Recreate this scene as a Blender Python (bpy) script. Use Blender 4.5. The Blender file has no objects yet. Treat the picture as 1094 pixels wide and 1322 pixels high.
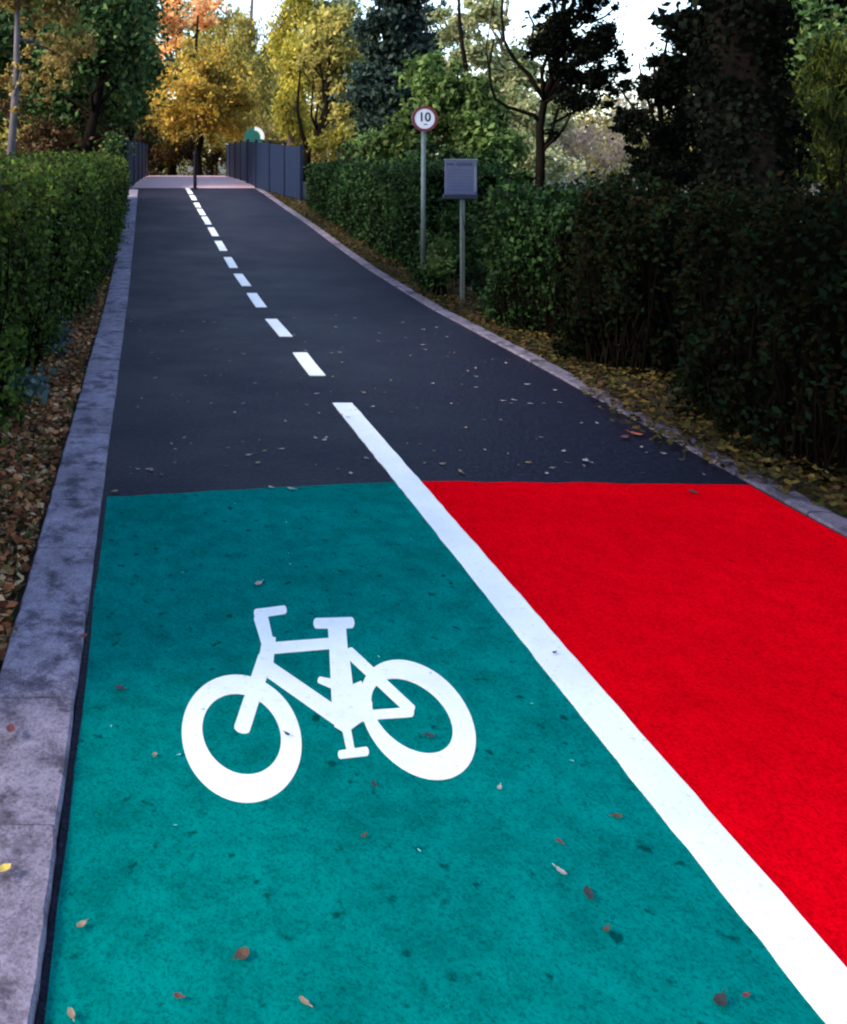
import bpy, bmesh, math, random
import numpy as np
from mathutils import Vector

SC = bpy.context.scene
COL = SC.collection
R = math.radians
rng = np.random.default_rng(7)
random.seed(7)

# ------------------------------------------------------------------ measures
F, VX, VY, H = 1150.0, 181.0, 205.0, 1.6       # focal length in photo pixels, vanishing point, eye height
PY = [-30, 9.5, 10.94, 12.4, 13.86, 15.32, 16.78, 18.24, 19.7, 21.16, 22.6, 24.1, 27, 30, 36, 40, 60, 95, 400]
PZ = [0, 0, .035, .09, .172, .265, .355, .442, .525, .616, .706, .78, .86, .89, .89, .84, .4, 0, 0]


def prof(y):
    return np.interp(y, PY, PZ)


def left_x(y):
    return np.interp(y, [-3, 1.6, 24.3, 36, 46], [-.20, -.173, -.02, .44, .8])


def right_x(y):
    return np.interp(y, [-3, 4, 7, 11, 17, 24.3, 36, 46], [2.95, 2.97, 3.05, 3.10, 3.14, 3.12, 3.5, 3.8])


def ground_at(px, py, lift=0.0):
    lo, hi = .8, 30.0
    for _ in range(60):
        m = (lo + hi) / 2
        if VY + F * (H - lift - float(prof(m))) / m > py:
            lo = m
        else:
            hi = m
    y = (lo + hi) / 2
    return Vector(((px - VX) * y / F, y, float(prof(y)) + lift))


def at(px, py, y):
    return Vector(((px - VX) * y / F, y, H - (py - VY) * y / F))


def terrain(x, y):
    d = np.abs(x - 1.5)
    k = np.clip((26 - d) / 14, 0, 1)
    return prof(y) * k * k * (3 - 2 * k) - .028


# ------------------------------------------------------------------ scene objects
def tag(o, label=None, cat=None, group=None, kind=None):
    if label: o['label'] = label
    if cat: o['category'] = cat
    if group: o['group'] = group
    if kind: o['kind'] = kind
    return o


def empty(name, loc, label, cat, group=None):
    o = bpy.data.objects.new(name, None)
    o.empty_display_size = .1
    COL.objects.link(o)
    o.location = loc
    return tag(o, label, cat, group)


def link(name, me, mats, parent=None, smooth=False):
    if not isinstance(mats, (list, tuple)): mats = [mats]
    for m in mats: me.materials.append(m)
    if smooth:
        me.polygons.foreach_set('use_smooth', np.ones(len(me.polygons), dtype=bool))
    o = bpy.data.objects.new(name, me)
    COL.objects.link(o)
    if parent is not None:
        o.parent = parent
        base = parent
        off = Vector(parent.location)
        while base.parent is not None:
            base = base.parent
            off = off + Vector(base.location)
        o.location = -off          # meshes are written in world coordinates
    return o


class MB:
    def __init__(s):
        s.v, s.f, s.m = [], [], []

    def add(s, vs, fs, m=0):
        b = len(s.v)
        s.v += [tuple(p) for p in vs]
        for f in fs:
            s.f.append(tuple(i + b for i in f)); s.m.append(m)

    def box(s, lo, hi, m=0, rz=0.0):
        x0, y0, z0 = lo; x1, y1, z1 = hi
        vs = [(x0, y0, z0), (x1, y0, z0), (x1, y1, z0), (x0, y1, z0), (x0, y0, z1), (x1, y0, z1), (x1, y1, z1), (x0, y1, z1)]
        if rz:
            cx, cy = (x0 + x1) / 2, (y0 + y1) / 2
            c, n = math.cos(rz), math.sin(rz)
            vs = [(cx + (x - cx) * c - (y - cy) * n, cy + (x - cx) * n + (y - cy) * c, z) for x, y, z in vs]
        s.add(vs, [(0, 3, 2, 1), (4, 5, 6, 7), (0, 1, 5, 4), (1, 2, 6, 5), (2, 3, 7, 6), (3, 0, 4, 7)], m)

    def tube(s, pts, rad, n=8, m=0, cap=True):
        pts = [Vector(p) for p in pts]
        if not hasattr(rad, '__len__'): rad = [rad] * len(pts)
        vs, up = [], Vector((.123, .981, .15))
        for i, p in enumerate(pts):
            t = (pts[min(i + 1, len(pts) - 1)] - pts[max(i - 1, 0)]).normalized()
            a = t.cross(up)
            if a.length < .05: a = t.cross(Vector((1, 0, 0)))
            a.normalize(); b = t.cross(a)
            for k in range(n):
                w = 2 * math.pi * k / n
                vs.append(p + (a * math.cos(w) + b * math.sin(w)) * rad[i])
        fs = []
        for i in range(len(pts) - 1):
            for k in range(n):
                q = (k + 1) % n
                fs.append((i * n + k, i * n + q, (i + 1) * n + q, (i + 1) * n + k))
        if cap:
            fs.append(tuple(range(n))[::-1]); e = (len(pts) - 1) * n
            fs.append(tuple(range(e, e + n)))
        s.add(vs, fs, m)

    def prism(s, poly, z0, z1, m=0):
        """poly: world xy points (with ground z) lifted from z0 to z1"""
        n = len(poly)
        vs = [(p[0], p[1], p[2] + z0) for p in poly] + [(p[0], p[1], p[2] + z1) for p in poly]
        a = sum(poly[i][0] * poly[(i + 1) % n][1] - poly[(i + 1) % n][0] * poly[i][1] for i in range(n))
        top = tuple(range(n, 2 * n))
        if a < 0: top = top[::-1]
        fs = [top]
        for i in range(n):
            j = (i + 1) % n
            fs.append((i, j, n + j, n + i) if a > 0 else (j, i, n + i, n + j))
        s.add(vs, fs, m)

    def build(s, name, mats, parent=None, smooth=False):
        me = bpy.data.meshes.new(name)
        me.from_pydata(s.v, [], s.f)
        me.polygons.foreach_set('material_index', s.m)
        me.update()
        return link(name, me, mats, parent, smooth)


def bevel(o, w=.006, seg=2):
    md = o.modifiers.new('edge', 'BEVEL'); md.width = w; md.segments = seg; md.limit_method = 'ANGLE'
    return o


# ------------------------------------------------------------------ materials
def mat(name):
    m = bpy.data.materials.new(name); m.use_nodes = True
    nt = m.node_tree
    return m, nt, nt.nodes['Principled BSDF']


def nd(nt, typ, **kw):
    n = nt.nodes.new(typ)
    for k, v in kw.items():
        if k in n.inputs.keys(): n.inputs[k].default_value = v
        else: setattr(n, k, v)
    return n


def ramp(nt, stops, fac=None, interp='LINEAR'):
    r = nt.nodes.new('ShaderNodeValToRGB')
    r.color_ramp.interpolation = interp
    el = r.color_ramp.elements
    while len(el) < len(stops): el.new(.5)
    for e, (p, c) in zip(el, stops):
        e.position = p; e.color = (*c, 1) if len(c) == 3 else c
    if fac is not None: nt.links.new(fac, r.inputs[0])
    return r


def noise(nt, scale, detail=4, rough=.55, vec=None):
    n = nd(nt, 'ShaderNodeTexNoise', Scale=scale, Detail=detail, Roughness=rough)
    if vec is not None: nt.links.new(vec, n.inputs['Vector'])
    return n


def mix(nt, a, b, fac, mode='MIX'):
    n = nt.nodes.new('ShaderNodeMix'); n.data_type = 'RGBA'; n.blend_type = mode
    for s, v in ((n.inputs[0], fac), (n.inputs[6], a), (n.inputs[7], b)):
        if hasattr(v, 'is_linked'): nt.links.new(v, s)
        elif isinstance(v, tuple): s.default_value = (*v, 1) if len(v) == 3 else v
        else: s.default_value = v
    return n.outputs[2]


def bump(nt, bs, h, strength=.3, dist=.01):
    b = nd(nt, 'ShaderNodeBump', Strength=strength, Distance=dist)
    nt.links.new(h, b.inputs['Height']); nt.links.new(b.outputs[0], bs.inputs['Normal'])


def plain(name, c, rough=.5, metal=0.0, var=.15, scale=20):
    m, nt, bs = mat(name)
    g = nt.nodes.new('ShaderNodeTexCoord')
    n = noise(nt, scale, vec=g.outputs['Object'])
    r = ramp(nt, [(.3, tuple(x * (1 - var) for x in c)), (.7, tuple(x * (1 + var) for x in c))], n.outputs[0])
    nt.links.new(r.outputs[0], bs.inputs['Base Color'])
    bs.inputs['Roughness'].default_value = rough; bs.inputs['Metallic'].default_value = metal
    bump(nt, bs, n.outputs[0], .15, .004)
    return m


def leaf_mat(name, cols, trans=.35, rough=.55, clump=1.2, spec=.05):
    m, nt, bs = mat(name)
    g = nt.nodes.new('ShaderNodeNewGeometry')
    n = len(cols)
    r = ramp(nt, [((i + .0) / max(n - 1, 1), c) for i, c in enumerate(cols)], g.outputs['Random Per Island'])
    tc = nt.nodes.new('ShaderNodeTexCoord')
    nz = noise(nt, clump, 2, .5, tc.outputs['Object'])
    k = ramp(nt, [(.35, (.62, .62, .62)), (.65, (1.3, 1.3, 1.3))], nz.outputs[0])
    c = mix(nt, r.outputs[0], k.outputs[0], 1.0, 'MULTIPLY')
    nt.links.new(c, bs.inputs['Base Color'])
    bs.inputs['Roughness'].default_value = rough
    bs.inputs['Specular IOR Level'].default_value = spec
    t = nt.nodes.new('ShaderNodeBsdfTranslucent'); nt.links.new(c, t.inputs[0])
    mx = nt.nodes.new('ShaderNodeMixShader'); mx.inputs[0].default_value = trans
    nt.links.new(bs.outputs[0], mx.inputs[1]); nt.links.new(t.outputs[0], mx.inputs[2])
    nt.links.new(mx.outputs[0], nt.nodes['Material Output'].inputs[0])
    return m


def bark(name, a, b, scale=6):
    m, nt, bs = mat(name)
    g = nt.nodes.new('ShaderNodeTexCoord')
    mp = nt.nodes.new('ShaderNodeMapping'); mp.inputs['Scale'].default_value = (1, 1, .25)
    nt.links.new(g.outputs['Object'], mp.inputs[0])
    n = noise(nt, scale, 6, .65, mp.outputs[0])
    r = ramp(nt, [(.3, a), (.7, b)], n.outputs[0])
    nt.links.new(r.outputs[0], bs.inputs['Base Color']); bs.inputs['Roughness'].default_value = .9; bs.inputs['Specular IOR Level'].default_value = .0
    bump(nt, bs, n.outputs[0], .6, .02)
    return m


M = {}
# asphalt
m, nt, bs = mat('asphalt')
g = nt.nodes.new('ShaderNodeTexCoord').outputs['Object']
big = noise(nt, .9, 5, .6, g); fine = noise(nt, 150, 3, .75, g); grain = noise(nt, 70, 3, .6, g)
c = ramp(nt, [(.3, (.0034, .0030, .0072)), (.7, (.0070, .0064, .0150))], big.outputs[0]).outputs[0]
sp = ramp(nt, [(.60, (0, 0, 0)), (.70, (.05, .047, .06))], fine.outputs[0]).outputs[0]
c = mix(nt, c, sp, .7, 'ADD')
nt.links.new(c, bs.inputs['Base Color'])
rr = ramp(nt, [(.35, (.5,) * 3), (.7, (.68,) * 3)], big.outputs[0])
nt.links.new(rr.outputs[0], bs.inputs['Roughness']); bs.inputs['Specular IOR Level'].default_value = .15
bs.inputs['Specular Tint'].default_value = (.72, .76, 1, 1)  # blue tint in the sheen stands in for reflected sky
med = noise(nt, 34, 6, .8, g)
nt.links.new(mix(nt, c, ramp(nt, [(.42, (.25,) * 3), (.5, (.85,) * 3), (.58, (2.3,) * 3)], med.outputs[0]).outputs[0], .9, 'MULTIPLY'), bs.inputs['Base Color'])
bump(nt, bs, grain.outputs[0], .7, .008)
M['asphalt'] = m


def paint(name, a, b, dark, chip=.62, mott=.66):
    m, nt, bs = mat(name)
    g = nt.nodes.new('ShaderNodeTexCoord').outputs['Object']
    big = noise(nt, 1.4, 5, .6, g); med = noise(nt, 9, 6, .65, g); fine = noise(nt, 130, 3, .7, g); spot = noise(nt, 21, 3, .5, g)
    c = ramp(nt, [(.3, a), (.7, b)], big.outputs[0]).outputs[0]
    k = ramp(nt, [(.32, (mott,) * 3), (.6, (1.08,) * 3)], med.outputs[0]).outputs[0]
    c = mix(nt, c, k, .8, 'MULTIPLY')
    k = ramp(nt, [(.34, (.38,) * 3), (.5, (1.0,) * 3), (.68, (1.25,) * 3)], fine.outputs[0]).outputs[0]
    c = mix(nt, c, k, .65, 'MULTIPLY')
    f = ramp(nt, [(chip, (0, 0, 0)), (chip + .09, (1, 1, 1))], spot.outputs[0]).outputs[0]
    c = mix(nt, c, dark, f)
    nt.links.new(c, bs.inputs['Base Color']); bs.inputs['Roughness'].default_value = .8
    bs.inputs['Specular IOR Level'].default_value = .0
    bump(nt, bs, fine.outputs[0], .35, .004)
    return m


M['green'] = paint('teal_green_surfacing', (.0, .122, .108), (.0, .168, .145), (.0, .047, .043), .635)
M['red'] = paint('red_surfacing', (.56, .0002, .0045), (.66, .0002, .0055), (.27, .0005, .005), .67, .88)
m, nt, bs = mat('white_marking_paint')
g = nt.nodes.new('ShaderNodeTexCoord').outputs['Object']
a = noise(nt, 60, 5, .7, g); b = noise(nt, 3, 4, .6, g)
c = ramp(nt, [(.28, (.55, .55, .53)), (.42, (.80, .80, .78))], a.outputs[0]).outputs[0]
c = mix(nt, c, ramp(nt, [(.3, (.86,) * 3), (.6, (1,) * 3)], b.outputs[0]).outputs[0], 1.0, 'MULTIPLY')
nt.links.new(c, bs.inputs['Base Color']); bs.inputs['Roughness'].default_value = .6
bump(nt, bs, a.outputs[0], .25, .003)
M['white'] = m
# kerb concrete
m, nt, bs = mat('kerb_concrete')
g = nt.nodes.new('ShaderNodeTexCoord').outputs['Object']
isl = nt.nodes.new('ShaderNodeNewGeometry').outputs['Random Per Island']
a = noise(nt, 11, 8, .75, g); b = noise(nt, 120, 4, .75, g); d = noise(nt, 5.5, 7, .7, g)
c = ramp(nt, [(.3, (.075, .060, .085)), (.5, (.175, .145, .195)), (.68, (.27, .228, .295))], a.outputs[0]).outputs[0]
c = mix(nt, c, ramp(nt, [(.40, (.36, .33, .40)), (.50, (1, 1, 1))], d.outputs[0]).outputs[0], .9, 'MULTIPLY')
c = mix(nt, c, ramp(nt, [(.0, (.78,) * 3), (1, (1.15,) * 3)], isl).outputs[0], 1.0, 'MULTIPLY')
c = mix(nt, c, ramp(nt, [(.36, (.42,) * 3), (.56, (1.1,) * 3)], b.outputs[0]).outputs[0], .85, 'MULTIPLY')
nt.links.new(c, bs.inputs['Base Color']); bs.inputs['Roughness'].default_value = .85
bump(nt, bs, mix(nt, a.outputs[0], b.outputs[0], .5), .5, .008)
M['kerb'] = m
M['kerb_dirty'] = m.copy(); M['kerb_dirty'].name = 'stained_kerb_concrete'
for n_ in M['kerb_dirty'].node_tree.nodes:
    if n_.type == 'VALTORGB' and abs(n_.color_ramp.elements[0].color[2] - .085) < 1e-3:
        for e_ in n_.color_ramp.elements: e_.color = (e_.color[0] * .65, e_.color[1] * .65, e_.color[2] * .66, 1)
# soil and grass ground
m, nt, bs = mat('soil_and_moss')
g = nt.nodes.new('ShaderNodeTexCoord').outputs['Object']
a = noise(nt, 3, 8, .7, g); b = noise(nt, 40, 4, .7, g)
c = ramp(nt, [(.3, (.018, .013, .009)), (.52, (.035, .028, .014)), (.7, (.03, .042, .015))], a.outputs[0]).outputs[0]
c = mix(nt, c, ramp(nt, [(.3, (.5,) * 3), (.7, (1.4,) * 3)], b.outputs[0]).outputs[0], 1.0, 'MULTIPLY')
nt.links.new(c, bs.inputs['Base Color']); bs.inputs['Roughness'].default_value = .95
bump(nt, bs, b.outputs[0], .8, .03)
M['soil'] = m
# pink paving
m, nt, bs = mat('pink_paving')
g = nt.nodes.new('ShaderNodeTexCoord').outputs['Object']
br = nd(nt, 'ShaderNodeTexBrick', Scale=4.0); nt.links.new(g, br.inputs['Vector'])
br.inputs['Color1'].default_value = (.52, .31, .31, 1); br.inputs['Color2'].default_value = (.46, .27, .28, 1); br.inputs['Mortar'].default_value = (.3, .23, .26, 1)
nt.links.new(br.outputs[0], bs.inputs['Base Color']); bs.inputs['Roughness'].default_value = .7
M['pink'] = m

M['fence'] = plain('navy_painted_steel', (.008, .014, .034), .5, 0, .2, 14)
M['fence_post'] = plain('dark_blue_post_steel', (.006, .010, .026), .5, 0, .2, 14)
M['pole'] = plain('galvanised_steel', (.10, .125, .125), .55, .3, .2, 30)
M['board_blue'] = plain('blue_grey_board_face', (.05, .058, .125), .45, 0, .12, 9)
M['board_dark'] = plain('dark_navy_board_frame', (.01, .012, .025), .5, .2)
M['board_head'] = plain('board_print', (.02, .02, .055), .5)
M['board_pale'] = plain('board_pale_strip', (.11, .12, .18), .5)
M['sign_white'] = plain('sign_white_face', (.62, .62, .70), .4, 0, .06)
M['sign_red'] = plain('sign_dark_red_rim', (.11, .004, .010), .5, 0, .15)
M['sign_black'] = plain('sign_navy_black_figure', (.008, .009, .028), .5)
M['bollard'] = plain('black_bollard_paint', (.004, .004, .009), .6, 0)
for k_ in ('fence', 'fence_post', 'bollard'):
    for n_ in M[k_].node_tree.nodes:
        if n_.type == 'BSDF_PRINCIPLED': n_.inputs['Specular IOR Level'].default_value = .12
M['disc_green'] = plain('green_board_enamel', (.008, .10, .085), .4)
M['disc_white'] = plain('white_rim_enamel', (.75, .8, .78), .4, 0, .05)

M['bark_dark'] = bark('dark_bark', (.0025, .0022, .002), (.010, .008, .0065))
M['bark_grey'] = bark('pale_grey_bark', (.04, .038, .045), (.13, .12, .135))
M['bark_brown'] = bark('brown_bark', (.05, .035, .025), (.13, .09, .06))
M['twig'] = bark('hedge_twigs', (.002, .0017, .0013), (.006, .0045, .0035), 15)
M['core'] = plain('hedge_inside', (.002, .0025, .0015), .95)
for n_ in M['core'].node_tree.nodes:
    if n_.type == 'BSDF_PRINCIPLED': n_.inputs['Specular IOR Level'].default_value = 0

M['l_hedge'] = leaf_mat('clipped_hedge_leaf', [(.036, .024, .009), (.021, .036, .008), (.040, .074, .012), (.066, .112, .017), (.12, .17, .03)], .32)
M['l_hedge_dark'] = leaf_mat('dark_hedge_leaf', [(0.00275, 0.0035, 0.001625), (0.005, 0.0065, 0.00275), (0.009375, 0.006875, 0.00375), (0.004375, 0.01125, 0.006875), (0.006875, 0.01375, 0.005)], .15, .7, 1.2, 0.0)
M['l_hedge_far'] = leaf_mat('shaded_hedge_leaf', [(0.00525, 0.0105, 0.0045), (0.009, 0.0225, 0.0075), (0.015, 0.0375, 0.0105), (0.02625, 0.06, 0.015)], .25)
M['l_black'] = leaf_mat('ivy_leaf_in_shade', [(.002, .0027, .0021), (.0034, .0047, .0034), (.007, .010, .007)], .2, .7, 1.2, 0.0)  # near-black tones put shade into the leaf colour
M['l_darkgreen'] = leaf_mat('dark_green_leaf', [(.012, .026, .010), (.024, .052, .018), (.045, .095, .028), (.08, .14, .045), (.12, .13, .04)], .3, .55, .7)
M['l_bluegreen'] = leaf_mat('blue_green_needles', [(0.007, 0.014, 0.0126), (0.014, 0.028, 0.0238), (0.028, 0.0462, 0.0392), (0.049, 0.077, 0.056)], .22, .6, .8)
M['l_mid'] = leaf_mat('fresh_green_leaf', [(.022, .045, .013), (.045, .085, .022), (.075, .125, .034), (.12, .165, .055)], .4, .55, .8)
M['l_pale'] = leaf_mat('pale_green_leaf', [(.13, .17, .07), (.22, .27, .11), (.34, .36, .18), (.42, .38, .22)], .5, .55, .6)
M['l_olive'] = leaf_mat('olive_yellow_leaf', [(0.102, 0.1105, 0.0255), (0.221, 0.204, 0.0425), (0.357, 0.306, 0.0765), (0.476, 0.391, 0.119), (0.17, 0.187, 0.051)], .5, .55, .6)
M['l_yellow'] = leaf_mat('yellow_autumn_leaf', [(0.16, 0.16, 0.024), (0.352, 0.304, 0.032), (0.496, 0.416, 0.064), (0.48, 0.368, 0.08), (0.176, 0.208, 0.04), (0.288, 0.272, 0.048)], .5, .55, .6)
M['l_amber'] = leaf_mat('amber_autumn_leaf', [(0.112, 0.112, 0.032), (0.32, 0.264, 0.04), (0.576, 0.352, 0.04), (0.64, 0.4, 0.08), (0.24, 0.24, 0.056), (0.528, 0.32, 0.12)], .58, .55, .6)
M['l_orange'] = leaf_mat('orange_autumn_leaf', [(.7, .30, .10), (.82, .40, .16), (.85, .52, .26), (.7, .5, .16)], .6, .55, .6)
M['l_ochre'] = leaf_mat('ochre_leaf', [(.10, .075, .02), (.24, .16, .04), (.40, .29, .10), (.09, .10, .03)], .4, .55, .9)
M['l_brown'] = leaf_mat('dark_brown_leaf', [(.018, .014, .008), (.04, .026, .012), (.09, .04, .015), (.028, .034, .012)], .25)
M['l_pinkish'] = leaf_mat('bare_pinkish_thicket', [(0.15, 0.1125, 0.0975), (0.225, 0.165, 0.15), (0.285, 0.225, 0.195), (0.225, 0.225, 0.15)], .4)
M['l_blade'] = leaf_mat('yellow_green_blade', [(.006, .011, .003), (.014, .026, .006), (.035, .05, .009), (.07, .08, .014)], .4)
M['l_ivy'] = leaf_mat('glossy_ivy_leaf', [(.02, .04, .036), (.05, .085, .075), (.11, .15, .14)], .2, .35)
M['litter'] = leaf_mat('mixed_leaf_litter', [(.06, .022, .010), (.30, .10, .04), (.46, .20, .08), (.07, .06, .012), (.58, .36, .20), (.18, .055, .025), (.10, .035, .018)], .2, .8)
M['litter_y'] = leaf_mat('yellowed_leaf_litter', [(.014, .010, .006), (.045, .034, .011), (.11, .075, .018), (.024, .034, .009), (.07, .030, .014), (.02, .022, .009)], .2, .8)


# ------------------------------------------------------------------ leaves
def unit(a):
    return a / (np.linalg.norm(a, axis=1, keepdims=True) + 1e-9)


def leaf_mesh(name, P, size, out=None, droop=0.0, aspect=.6, extra=None):
    """many small diamond leaves (one island each), as one mesh"""
    n = len(P)
    size = np.broadcast_to(np.asarray(size, float), (n,)) * rng.uniform(.65, 1.35, n)
    nrm = rng.normal(size=(n, 3))
    if out is not None: nrm = unit(nrm) * .9 + out
    nrm = unit(nrm)
    u = rng.normal(size=(n, 3)); u[:, 2] -= droop * 3
    u = unit(u - nrm * np.sum(u * nrm, 1, keepdims=True))
    v = np.cross(nrm, u)
    L = size[:, None] * .5; W = L * aspect
    fold = nrm * W * rng.uniform(-.35, .35, (n, 1))
    V = np.stack([P - u * L, P + v * W + fold - u * L * .15, P + u * L, P - v * W + fold - u * L * .15], 1).reshape(-1, 3)
    me = bpy.data.meshes.new(name)
    me.vertices.add(4 * n); me.vertices.foreach_set('co', V.astype(np.float32).ravel())
    me.loops.add(4 * n); me.loops.foreach_set('vertex_index', np.arange(4 * n, dtype=np.int32))
    me.polygons.add(n); me.polygons.foreach_set('loop_start', np.arange(0, 4 * n, 4, dtype=np.int32))
    me.update(calc_edges=True)
    return me


def in_blob(blobs, n, shell=.45):
    B = np.array(blobs, float)
    w = (B[:, 3] * B[:, 4] * B[:, 5]) ** (2 / 3); w /= w.sum()
    k = rng.choice(len(B), n, p=w)
    d = unit(rng.normal(size=(n, 3)))
    r = rng.uniform(0, 1, (n, 1)) ** shell
    far = rng.uniform(size=(n, 1)) < .62
    r = np.where(far, np.abs(rng.normal(size=(n, 1))) * .95, r)
    return B[k, :3] + d * r * B[k, 3:6], d


def sub_blobs(env, k, f=.36, flat=.8, inner=.35):
    """clumps spread through a set of envelope ellipsoids"""
    out = []
    E = np.array(env, float)
    w = E[:, 3] * E[:, 4] * E[:, 5]; w = w ** .75; w /= w.sum()
    for i in rng.choice(len(E), k, p=w):
        e = E[i]
        d = unit(rng.normal(size=(1, 3)))[0]
        r = rng.uniform(inner, 1) ** .6
        s = f * rng.uniform(.55, 1.25) * min(e[3], e[5]) ** .5 * max(e[3], e[5]) ** .5
        c = e[:3] + d * r * np.maximum(e[3:6] - s * .6, e[3:6] * .35)
        out.append((*c, s, s, s * flat))
    return out


def env_px(px, py, y, rx, ry, depth=None):
    c = at(px, py, y)
    a, b = rx * y / F, ry * y / F
    return (c.x, c.y, c.z, a, depth or (a + b) / 2, b)


def wobble(a, b, n=6, amp=.06):
    a, b = Vector(a), Vector(b); L = (b - a).length
    pts = []
    for i in range(n + 1):
        t = i / n
        j = Vector(rng.normal(size=3)) * amp * L * math.sin(math.pi * min(t, .98)) * .6
        pts.append(a.lerp(b, t) + j)
    return pts


def tree(name, base, top, r, env, lmat, n, size, label, cat='tree', k=26, f=.36, droop=0, aspect=.6, bk='bark_dark',
         group=None, limbs=12, flat=.8, shell=.45, trunk_pts=None, extra_tubes=(), crown_name='crown', inner=.35):
    base = Vector(base)
    base.z = float(terrain(base.x, base.y)) - .05
    root = empty(name, base, label, cat, group)
    mb = MB()
    tp = trunk_pts or wobble(base, top, 8, .035)
    tp = [Vector(p) for p in tp]
    tp[0] = base
    mb.tube(tp, [r * (1.25 if i == 0 else 1) * (1 - .75 * i / len(tp)) for i in range(len(tp))], 9)
    for pts, r0, r1 in extra_tubes:
        q = len(pts)
        mb.tube(pts, [r0 + (r1 - r0) * i / (q - 1) for i in range(q)], 7)
    blobs = sub_blobs(env, int(k * 2.2), f * .9, flat, inner)
    for b in blobs[:limbs]:
        i = int(rng.integers(len(tp) // 2, len(tp)))
        e = Vector(b[:3])
        if e.z < tp[i].z - .4: i = max(1, len(tp) // 3)
        mb.tube(wobble(tp[i], e, 5, .09), [r * .34 * (1 - .8 * j / 6) + .004 for j in range(6)], 5)
    mb.build('trunk', M[bk], root, True)
    P, d = in_blob(blobs, int(n * 3), shell)
    me = leaf_mesh(crown_name, P, size * 1.12, d * .5, droop, aspect)
    link(crown_name, me, M[lmat], root)
    return root


# ------------------------------------------------------------------ ground
def strip(name, ys, x0, x1, lift, m, nx=3):
    mb = MB(); vs = []; fs = []
    for y in ys:
        a, b = float(x0(y)), float(x1(y)); z = float(prof(y)) + lift
        for i in range(nx): vs.append((a + (b - a) * i / (nx - 1), y, z))
    for j in range(len(ys) - 1):
        for i in range(nx - 1):
            q = j * nx + i
            fs.append((q, q + 1, q + nx + 1, q + nx))
    mb.add(vs, fs)
    return mb.build(name, m)


xs = np.unique(np.concatenate([np.linspace(-400, -30, 8), np.linspace(-30, 34, 65), np.linspace(34, 420, 8)]))
ysg = np.unique(np.concatenate([np.linspace(-60, -4, 5), np.linspace(-4, 50, 109), np.linspace(50, 110, 25), np.linspace(110, 900, 10)]))
mb = MB(); vs = []; fs = []
for y in ysg:
    for x in xs:
        bumpz = 0 if -.9 < x < 3.7 else .03 * math.sin(x * 1.7 + y) * math.sin(y * 1.3)
        vs.append((x, y, float(terrain(x, y)) + bumpz))
nx = len(xs)
for j in range(len(ysg) - 1):
    for i in range(nx - 1):
        q = j * nx + i; fs.append((q, q + 1, q + nx + 1, q + nx))
mb.add(vs, fs)
tag(mb.build('ground', M['soil'], None, True), kind='structure')

yp = list(np.arange(-3, 25, .5)) + [24.6]
tag(strip('path', yp, lambda y: left_x(y) - .0205, lambda y: right_x(y) + .02, 0.0, M['asphalt'], 5), kind='structure')
tag(strip('bridge_deck', list(np.arange(24.6, 46, .5)), lambda y: left_x(y) - .22, lambda y: right_x(y) + .1, 0.0, M['pink'], 5), kind='structure')


def lx_line(y): return np.interp(y, [-3, 1.6, 5.8, 25], [1.262, 1.266, 1.258, 1.242])
def rx_line(y): return lx_line(y) + .128


# painted lanes (thin sheets on the asphalt)
def wavy(p, q, n, amp):
    p, q = Vector(p), Vector(q); out = []
    for i in range(n + 1):
        v = p.lerp(q, i / n); v.y += float(rng.normal()) * amp if 0 < i < n else 0
        out.append((v.x, v.y, 0.0))
    return out


a, b = ground_at(141, 642), ground_at(512, 622)
lower = [(float(left_x(y)) + float(rng.normal()) * .003, y, 0.0) for y in np.arange(-2.5, 4.1, .22)]
poly = lower + wavy((left_x(a.y), a.y, 0), (float(lx_line(b.y)) + .03, b.y, 0), 14, .006) + [(float(lx_line(y)) + .03, y, 0) for y in (3, 1.6, -2.5)]
mb = MB(); mb.prism(poly, .0005, .004); tag(mb.build('green_cycle_lane', M['green']), kind='structure')
a, b = ground_at(546, 622), ground_at(965, 627)
poly = [(float(rx_line(y)) - .03, y, 0) for y in (-2.5, 1.6, 3)] + wavy((float(rx_line(a.y)) - .03, a.y, 0), (float(right_x(b.y)), b.y, 0), 14, .006) + \
       [(float(right_x(y)) + float(rng.normal()) * .004, y, 0.0) for y in np.arange(4.1, -2.5, -.22)]
mb = MB(); mb.prism(poly, .0005, .004); tag(mb.build('red_foot_lane', M['red']), kind='structure')

# white lines
yl = list(np.arange(-2.5, 5.8, .06)) + [ground_at(440, 521).y]
edge = [(float(lx_line(y)) + float(rng.normal()) * .0015, y, float(prof(y))) for y in yl]
edge2 = [(float(rx_line(y)) + float(rng.normal()) * .0015, y, float(prof(y))) for y in yl]
mb = MB(); mb.prism(edge + edge2[::-1], .001, .0055)
tag(mb.build('lane_line', M['white']), 'long solid white line dividing the green and red lanes', 'line marking')
names = ['first white dash beyond the end of the solid line', 'second white dash beyond the solid line', 'third white dash beyond the solid line',
         'fourth white dash beyond the solid line', 'fifth white dash beyond the solid line', 'sixth white dash beyond the solid line',
         'seventh white dash, halfway up the ramp', 'eighth white dash, on the upper ramp', 'ninth white dash, four before the bollard',
         'tenth white dash, three before the bollard', 'eleventh white dash, two before the bollard', 'white dash last but one before the bollard',
         'last tiny white dash at the black bollard']
yb = [485.5, 435, 397, 369.5, 346, 324, 305, 290, 278, 268, 258.5, 250.5, 245.5]
yt = [456, 412.5, 379, 354, 332.5, 311.5, 294, 280, 270, 262, 252.5, 246.5, 243]
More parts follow.
